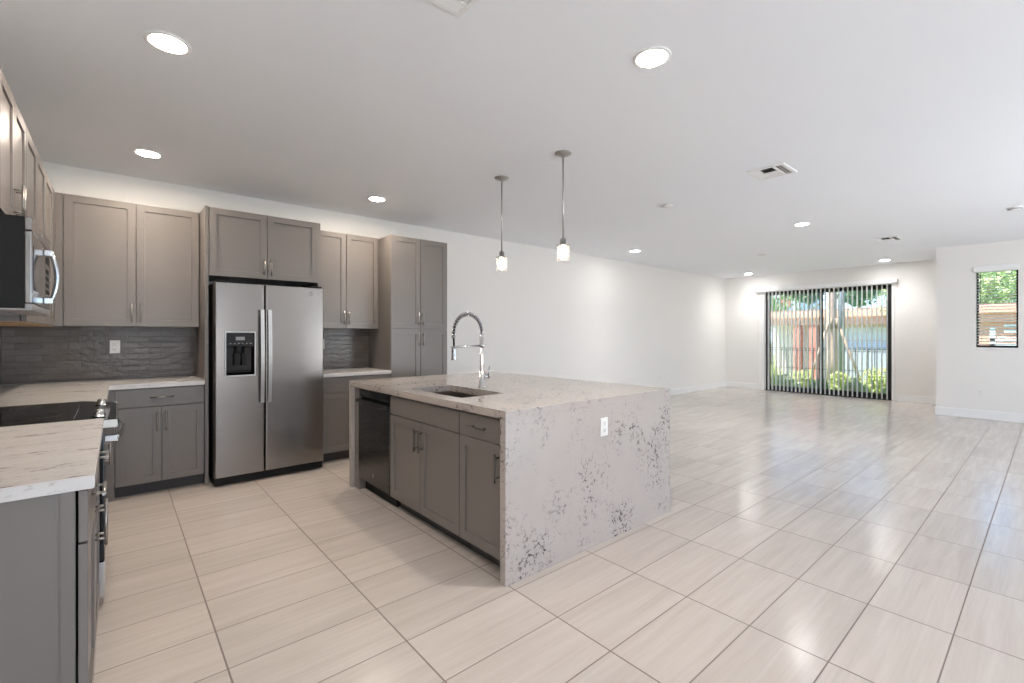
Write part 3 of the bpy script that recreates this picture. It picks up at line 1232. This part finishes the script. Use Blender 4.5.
proto = None
for (x, y), lab in LIGHTS:
    if proto is None:
        t = thing('ceiling_light', lab, 'ceiling light', (x, y, H), 0, 'recessed ceiling lights')
        bm = NB()
        lathe(bm, [(.096, 0), (.096, -.003), (.091, -.007), (.077, -.007), (.073, -.003), (.073, 0)], 36)
        obj('trim_ring', bm, 'white_trim', t)
        bm = NB()
        lathe(bm, [(0, -.004), (.073, -.004), (.073, -.001), (0, -.001)], 32)
        obj('diffuser', bm, 'warm_diffuser', t)
        proto = t
    else:
        t = copy_tree(proto)
        t.location = (x, y, H)
        t['label'] = lab
for t in [o for o in C.objects if o.name.startswith('ceiling_light')]:
    can_spot(t, t.location.x < 4, t.location.x > 10)
    if t.location.x >= 4:
        for ch in t.children:
            if ch.name.startswith('diffuser'):
                ch.data = ch.data.copy()
                ch.data.materials[0] = MATS['neutral_diffuser']

# ------------------------------------------------------------------ ceiling vents and discs
def vent(cx, cy, sx, sy, label):
    t = thing('ceiling_vent', label, 'vent', (cx, cy, H), 0, 'white ceiling air vents')
    hx, hy = sx / 2, sy / 2
    bm = NB()
    w = .028
    r = [[bm.verts.new((a * X, b * Y, z)) for a, b in ((-1, -1), (1, -1), (1, 1), (-1, 1))]
         for X, Y, z in ((hx, hy, 0), (hx, hy, -.004), (hx - .006, hy - .006, -.010), (hx - w, hy - w, -.010), (hx - w, hy - w, 0))]
    for a, b in zip(r[:-1], r[1:]):
        bridge(bm, a, b)
    ix, iy = hx - w, hy - w
    ya, yb = -iy + iy * .55, iy - iy * .50
    box(bm, -ix, ix, yb - .006, yb + .006, -.010, -.002)
    box(bm, -ix, ix, ya - .006, ya + .006, -.010, -.002)
    box(bm, -.004, .004, ya + .006, yb - .006, -.010, -.002)
    obj('frame', bm, 'white_trim', t)
    obj('backing', box(NB(), -ix, ix, -iy, iy, -.0015, -.0004), 'duct_dark', t)

    def blades(x0, x1, y0, y1, along_x, tilt, n):
        bm = NB()
        for k in range(n):
            f = (k + .5) / n
            d = .009
            if along_x:
                c = y0 + (y1 - y0) * f
                v = [bm.verts.new(p) for p in ((x0, c - d * tilt, -.010), (x1, c - d * tilt, -.010), (x1, c + d * tilt, -.002), (x0, c + d * tilt, -.002))]
                o_ = Vector((0, .0012, .0008))
            else:
                c = x0 + (x1 - x0) * f
                v = [bm.verts.new(p) for p in ((c - d * tilt, y0, -.010), (c - d * tilt, y1, -.010), (c + d * tilt, y1, -.002), (c + d * tilt, y0, -.002))]
                o_ = Vector((.0012, 0, .0008))
            w_ = [bm.verts.new(q.co + o_) for q in v]
            bm.faces.new(v)
            bm.faces.new(w_[::-1])
            bridge(bm, v, w_)
        return bm
    obj('louvre_panel', blades(-ix, ix, -iy, ya - .006, True, 1, 3), 'white_trim', t)
    obj('louvre_panel', blades(-ix, ix, yb + .006, iy, True, -1, 3), 'white_trim', t)
    obj('louvre_panel', blades(-ix, -.004, ya + .006, yb - .006, False, 1, 5), 'white_trim', t)
    obj('louvre_panel', blades(.004, ix, ya + .006, yb - .006, False, -1, 5), 'white_trim', t)
    return t


vent(4.352, 1.595, .325, .300, 'square white ceiling vent in mid ceiling right of the pendants')
vent(8.70, 1.595, .40, .300, 'small far white ceiling vent in front of the sliding door')
vent(1.000, 1.585, .345, .290, 'white ceiling vent cut off by the top edge of the view')


def disc(name, loc, prof, label, cat, mat='white_plastic', group=None):
    t = thing(name, label, cat, loc, 0, group)
    bm = NB()
    lathe(bm, prof, 28)
    obj('housing', bm, mat, t)
    return t


d = disc('sprinkler_cover', (4.597, 2.758, H), [(.042, 0), (.042, -.010), (.066, -.011), (.066, -.016), (.0, -.017)],
         'small white sprinkler cover disc on the ceiling past the right pendant', 'sprinkler cover', group='ceiling sprinkler covers')
d = disc('sprinkler_cover', (8.70, 3.355, H), [(.042, 0), (.042, -.010), (.070, -.011), (.070, -.016), (.0, -.017)],
         'tiny far white sprinkler cover disc on the ceiling near the sliding door', 'sprinkler cover', group='ceiling sprinkler covers')
d = disc('smoke_detector', (7.645, .275, H), [(.062, 0), (.064, -.012), (.060, -.014), (.054, -.016), (.054, -.026), (.046, -.034), (.0, -.036)],
         'round white smoke detector on the ceiling at the right edge', 'smoke detector')
bm = NB()
lathe(bm, [(.055, -.0165), (.0585, -.0165), (.0585, -.0255), (.055, -.0255)], 28)
obj('sensor_slots', bm, 'grey_plastic', d)

# ------------------------------------------------------------------ outlets and switches
def outlet(loc, rotz, label, kind='outlet', group=None):
    t = thing('wall_outlet' if kind == 'outlet' else 'light_switch', label, 'outlet' if kind == 'outlet' else 'switch', loc, rotz, group)
    bm = NB()
    box(bm, -.036, .036, -.006, 0, -.058, .058, .003)
    obj('cover_plate', bm, 'white_plastic', t)
    if kind == 'outlet':
        for s in (-1, 1):
            bm = NB()
            box(bm, -.0165, .0165, -.0085, -.005, s * .0225 - .0155, s * .0225 + .0155, .0015)
            q = obj('socket', bm, 'white_plastic', t)
            bm = NB()
            for dx in (-.0065, .0065):
                box(bm, dx - .0013, dx + .0013, -.0090, -.0084, s * .0225 - .002, s * .0225 + .009)
            tube(bm, [(0, -.0090, s * .0225 - .0085), (0, -.0084, s * .0225 - .0085)], .003, 10)
            obj('slots', bm, 'duct_dark', q)
    else:
        bm = NB()
        box(bm, -.017, .017, -.0085, -.005, -.034, .034, .0015)
        obj('rocker', bm, 'white_plastic', t)
    return t


G_OUT = 'white wall outlets'
outlet((-0.012, YN - .010, 1.206), 0, 'white outlet on the dark backsplash left of the fridge')
outlet((1.760, YN - .010, 1.210), 0, 'white outlet half hidden beside the right edge of the fridge')
outlet((8.718, YN, .404), 0, 'left one of two low outlets on the long white wall', group=G_OUT)
outlet((9.167, YN, .398), 0, 'right one of two low outlets on the long white wall', group=G_OUT)
outlet((2.343, IY0, .731), 0, 'white outlet set in the speckled island waterfall end')
outlet((XR, .734, .402), -RW, 'white outlet low on the wall under the small window')
outlet((XE, 1.814, 1.212), -RW, 'white switch plate right of the sliding door', 'switch')

# ------------------------------------------------------------------ blinds
vb = thing('vertical_blind', 'white vertical blind with open slats over the sliding door', 'blind', (XE, 0, 0))
bm = NB()
box(bm, -.105, 0, 1.990, 4.658, 2.345, 2.425, .004)
obj('valance', bm, 'white_trim', vb)
bm = NB()
box(bm, -.075, -.035, 2.03, 4.62, 2.325, 2.344)
obj('head_rail', bm, 'white_trim', vb)
slat_mesh = None
NSL = 29
for k in range(NSL):
    y = 2.150 + (4.440 - 2.150) * k / (NSL - 1)
    if slat_mesh is None:
        bm = NB()
        w = .0445
        segs = 6
        A, B = [], []
        for i in range(segs + 1):
            s = -1 + 2 * i / segs
            A.append((s * w, .004 * (1 - s * s) + .0006))
            B.append((s * w, .004 * (1 - s * s) - .0006))
        prof = A + B[::-1]
        lo = [bm.verts.new((x, yy, .022)) for x, yy in prof]
        hi = [bm.verts.new((x, yy, 2.330)) for x, yy in prof]
        bm.faces.new(lo[::-1])
        bm.faces.new(hi)
        bridge(bm, lo, hi)
        so = obj('slat', bm, 'blind_vinyl', vb)
        slat_mesh = so.data
    else:
        so = bpy.data.objects.new('slat', slat_mesh)
        C.objects.link(so)
        so.parent = vb
    so.location = (-.055, y, 0)
    so.rotation_euler = (0, 0, math.radians(-4))
bm = NB()
tube(bm, [(-.07, 4.612, 2.33), (-.072, 4.612, 1.20)], .004, 8)
obj('wand', bm, 'white_plastic', vb)

hb = thing('horizontal_blind', 'white horizontal slat blind in the small right window', 'blind', (XR, 0, 0))
bm = NB()
box(bm, -.045, .0, .326, .798, 2.290, 2.385, .004)
obj('valance', bm, 'white_trim', hb)
hs = None
ZB0, ZB1 = 1.165, 2.335
NH = 27
for k in range(NH):
    z = ZB0 + (ZB1 - ZB0) * k / (NH - 1)
    if hs is None:
        bm = NB()
        prof = [(-.024, -.0006), (-.008, .0018), (.008, .0018), (.024, -.0006), (.024, .0004), (.008, .0030), (-.008, .0030), (-.024, .0004)]
        lo = [bm.verts.new((x, .352, zz)) for x, zz in prof]
        hi = [bm.verts.new((x, .770, zz)) for x, zz in prof]
        bm.faces.new(lo)
        bm.faces.new(hi[::-1])
        bridge(bm, lo, hi)
        so = obj('slat', bm, 'blind_vinyl', hb)
        hs = so.data
    else:
        so = bpy.data.objects.new('slat', hs)
        C.objects.link(so)
        so.parent = hb
    so.location = (.040, 0, z)
    so.rotation_euler = (0, math.radians(-16), 0)
bm = NB()
box(bm, .016, .064, .350, .772, 1.126, 1.150, .003)
obj('bottom_rail', bm, 'duct_dark', hb)
bm = NB()
for y in (.40, .72):
    tube(bm, [(.014, y, 1.15), (.014, y, 2.34)], .0012, 6)
    tube(bm, [(.066, y, 1.15), (.066, y, 2.34)], .0012, 6)
obj('ladder_cord', bm, 'blind_vinyl', hb)
bm = NB()
tube(bm, [(-.004, .735, 2.32), (-.006, .735, 1.80)], .004, 8)
obj('tilt_wand', bm, 'dark_pull', hb)

# ------------------------------------------------------------------ outside
GZ = -0.12
o = struct('garden_ground', box(NB(), XE + .32, 60, -30, 40, GZ - .2, GZ), 'lawn', 'grass of the garden outside the sliding door', 'lawn')


def leaves(bm, c, rad, n, size, rnd, squash=(1, 1, 1), lumps=7):
    """crown of small leaf quads spread over several lumps"""
    lp = []
    for i in range(lumps):
        v = Vector((rnd.gauss(0, 1), rnd.gauss(0, 1), rnd.gauss(0, 1)))
        v.normalize()
        lp.append((v * rnd.uniform(.15, .6), rnd.uniform(.42, .68)))
    for i in range(n):
        o_, r_ = lp[rnd.randrange(lumps)]
        v = Vector((rnd.gauss(0, 1), rnd.gauss(0, 1), rnd.gauss(0, 1)))
        v.normalize()
        q = (o_ + v * r_ * rnd.uniform(.6, 1.0) ** .5) * rad
        p = Vector((c[0] + q.x * squash[0], c[1] + q.y * squash[1], c[2] + q.z * squash[2]))
        a = Vector((rnd.gauss(0, 1), rnd.gauss(0, 1), rnd.gauss(0, 1))).normalized()
        b = a.cross(Vector((rnd.gauss(0, 1), rnd.gauss(0, 1), rnd.gauss(0, 1)))).normalized()
        s = size * rnd.uniform(.6, 1.3)
        vs = [bm.verts.new(p + a * s), bm.verts.new(p + b * s * .45), bm.verts.new(p - a * s), bm.verts.new(p - b * s * .45)]
        bm.faces.new(vs)
    return bm


def tree(name, label, loc, h, rad, mat, n, size, seed, group=None, squash=(1, 1, 1), trunk_r=.12, cat='tree'):
    rnd = random.Random(seed)
    t = thing(name, label, cat, (loc[0], loc[1], GZ), 0, group)
    bm = NB()
    tube(bm, [(0, 0, 0), (.04, .02, h * .3), (-.03, .05, h * .6), (.02, 0, h)], [trunk_r, trunk_r * .85, trunk_r * .7, trunk_r * .4], 10)
    for k in range(5):
        a = k * 2.4 + seed
        z = h * (.62 + .07 * k)
        tube(bm, [(0, .02, z), (math.cos(a) * rad * .35, math.sin(a) * rad * .35, z + rad * .3), (math.cos(a) * rad * .6, math.sin(a) * rad * .6, z + rad * .6)],
             [trunk_r * .4, trunk_r * .28, trunk_r * .12], 7)
    obj('trunk', bm, 'bark', t)
    obj('foliage', leaves(NB(), (0, 0, h), rad, n, size, rnd, squash), mat, t)
    return t


def shrub(label, loc, rad, mat, n, size, seed, group, hz=1.0):
    rnd = random.Random(seed)
    t = thing('shrub', label, 'shrub', (loc[0], loc[1], GZ), 0, group)
    bm = NB()
    for k in range(6):
        a = k * 1.05 + seed
        tube(bm, [(math.cos(a) * .03, math.sin(a) * .03, 0), (math.cos(a) * rad * .5, math.sin(a) * rad * .5, rad * hz * .9)], [.012, .005], 6)
    obj('stems', bm, 'bark', t)
    obj('foliage', leaves(NB(), (0, 0, rad * .62 * hz), rad, n, size, rnd, (1, 1, hz), 6), mat, t)
    return t


GS = 'hedge shrubs outside the sliding door'
SHR = [((13.45, 4.98), .33, 'leaf_yellow', 1.15, 'yellow-green shrub at the left edge of the sliding door view'),
       ((12.75, 4.36), .29, 'leaf_pale', 1.1, 'pale green shrub second from the left behind the blind'),
       ((13.45, 4.20), .33, 'leaf_yellow', 1.2, 'yellow-green shrub left of the door centre post'),
       ((12.75, 3.62), .29, 'leaf_mid', .95, 'darker green shrub behind the door centre post'),
       ((13.45, 3.42), .33, 'leaf_yellow', 1.1, 'low yellow-green shrub at the foot of the staked trunk'),
       ((12.75, 2.90), .29, 'leaf_pale', 1.1, 'pale green shrub right of the staked trunk'),
       ((13.45, 2.64), .33, 'leaf_yellow', 1.3, 'tall yellow-green shrub near the right edge of the sliding door'),
       ((12.75, 2.20), .28, 'leaf_pale', 1.1, 'pale shrub at the far right corner of the sliding door')]
for i, (p, r_, m_, hz, lab) in enumerate(SHR):
    shrub(lab, p, r_, m_, 1500, .036, 30 + i, GS, hz)

# staked tree close to the door
rnd = random.Random(5)
st = thing('staked_tree', 'trunk with wooden support braces seen through the right door panel', 'tree', (14.6, 3.84, GZ))
bm = NB()
tube(bm, [(0, 0, 0), (.02, .01, .8), (0, .02, 1.8), (.02, 0, 3.4), (0, 0, 4.6)], [.15, .125, .115, .11, .09], 14)
obj('trunk', bm, 'bark', st)
for a in (0.4, 2.5, 4.6):
    bm = NB()
    tube(bm, [(math.cos(a) * .115, math.sin(a) * .115, 1.78), (math.cos(a) * .72, math.sin(a) * .72, .0)], .030, 6)
    obj('brace', bm, 'stake_wood', st)
bm = NB()
for k in range(6):
    a = k * PI / 3
    c_, s_ = math.cos(a) * .14, math.sin(a) * .14
    tube(bm, [(c_, s_, 1.60), (c_, s_, 1.88)], .035, 5)
obj('brace_collar', bm, 'stake_wood', st)
obj('foliage', leaves(NB(), (0, 0, 4.9), .6, 900, .07, rnd), 'leaf_mid', st)

o = obj('grey_pole', tube(NB(), [(15.4, 3.83, GZ), (15.4, 3.83, 5.2)], .075, 14), 'grey_pole_metal')
tag(o, 'slim grey pole standing right behind the staked trunk', 'pole')

# neighbouring building with salmon beams and posts
nb = thing('neighbour_house', 'salmon beamed house with white garage doors across the garden', 'house', (17.0, 0, GZ))
Z = -GZ
obj('wall', box(NB(), .45, 4.5, -6, 6.3, 0, 2.06 + Z), 'tan_stucco', nb)
bm = NB()
box(bm, -.05, .45, -6, 6.3, 1.64 + Z, 1.86 + Z)
box(bm, -.12, .45, -6, 6.3, 1.86 + Z, 2.08 + Z, .01)
obj('beam', bm, 'salmon_stucco', nb)
for y in (-2.6, -.9, 1.9, 5.0, 5.45):
    obj('post', box(NB(), -.02, .16, y - .11, y + .11, 0, 1.64 + Z, .01), 'brick_red' if y > 4 else 'salmon_stucco', nb)
bm = NB()
box(bm, .05, .20, -2.5, 1.8, 0, 1.64 + Z)
obj('side_wall', bm, 'salmon_stucco', nb)
bm = NB()
for z in (1.02, 1.16, 1.36, 1.50):
    box(bm, .02, .05, .40, 1.05 if z < 1.3 else .8, z + Z, z + .075 + Z)
box(bm, .02, .05, .95, 1.05, .7 + Z, 1.5 + Z)
obj('white_band', bm, 'pale_stucco', nb)
for (y0, y1, m1) in ((3.2, 4.25, 'pale_stucco'), (4.55, 4.95, 'pale_stucco')):
    bm = NB()
    for k in range(4):
        box(bm, .41, .45, y0, y1, (k * .42) + .02, (k * .42) + .41, .008)
    g = obj('garage_door', bm, 'pale_stucco', nb)
bm = NB()
box(bm, .18, .40, 2.0, 4.6, 0, 1.05)
obj('low_wall', bm, 'grey_stucco', nb)
bm = NB()
box(bm, -.10, 4.6, -6.1, 6.4, 2.081 + Z, 2.12 + Z)
obj('roof', bm, 'roof_tile', nb)

fn = thing('garden_fence', 'dark metal rail fence behind the shrubs', 'fence', (16.2, 0, GZ))
bm = NB()
for z in (.40, .96, 1.02):
    box(bm, -.015, .015, 1.6, 6.4, z - .012, z + .012)
obj('rails', bm, 'black_frame', fn)
pk = obj('picket', box(NB(), -.008, .008, -.008, .008, 0, 1.0), 'black_frame', fn)
pk.location = (0, 1.6, 0)
for k in range(1, 33):
    c_ = pk.copy()
    C.objects.link(c_)
    c_.location = (0, 1.6 + k * .15, 0)

lh = thing('lavender_house', 'pale lavender upper storey of a distant house with a maroon window', 'house', (36, 0, GZ))
obj('wall', box(NB(), 0, 5, 11.4, 15.5, 0, 5.6), 'lavender_stucco', lh)
f = obj('window', box(NB(), -.06, .02, 12.0, 12.6, 3.4, 4.7), 'brick_red', lh)

GT = 'trees beyond the garden'
tree('tree', 'dark green tree above the beam near the door centre', (32.0, 9.6), 4.6, 1.75, 'leaf_dark', 3600, .13, 11, GT)
tree('tree', 'bright green tree above the beam at the left of the door', (25.5, 9.45), 2.6, 1.25, 'leaf_mid', 2600, .09, 12, GT)
tree('tree', 'deep green tree at the right of the staked trunk', (27.0, 6.0), 3.9, 1.5, 'leaf_dark', 3600, .11, 13, GT)
tree('tree', 'pale leafy tree hanging in the top right corner of the door', (14.6, 2.36), 2.15, .58, 'leaf_pale', 1900, .04, 14, GT, (1, 1, 1.45), .05)
tree('tree', 'pale green tree filling the small window above the salmon wall', (26.0, 1.70), 3.3, 1.5, 'leaf_pale', 3600, .10, 15, GT)
tree('tree', 'dark green tree at the upper right of the small window', (31.0, .9), 4.3, 1.6, 'leaf_mid', 3000, .12, 16, GT)
tree('tree', 'far green tree above the beam at the right of the door', (31.0, 5.4), 4.6, 1.5, 'leaf_mid', 3200, .12, 17, GT)
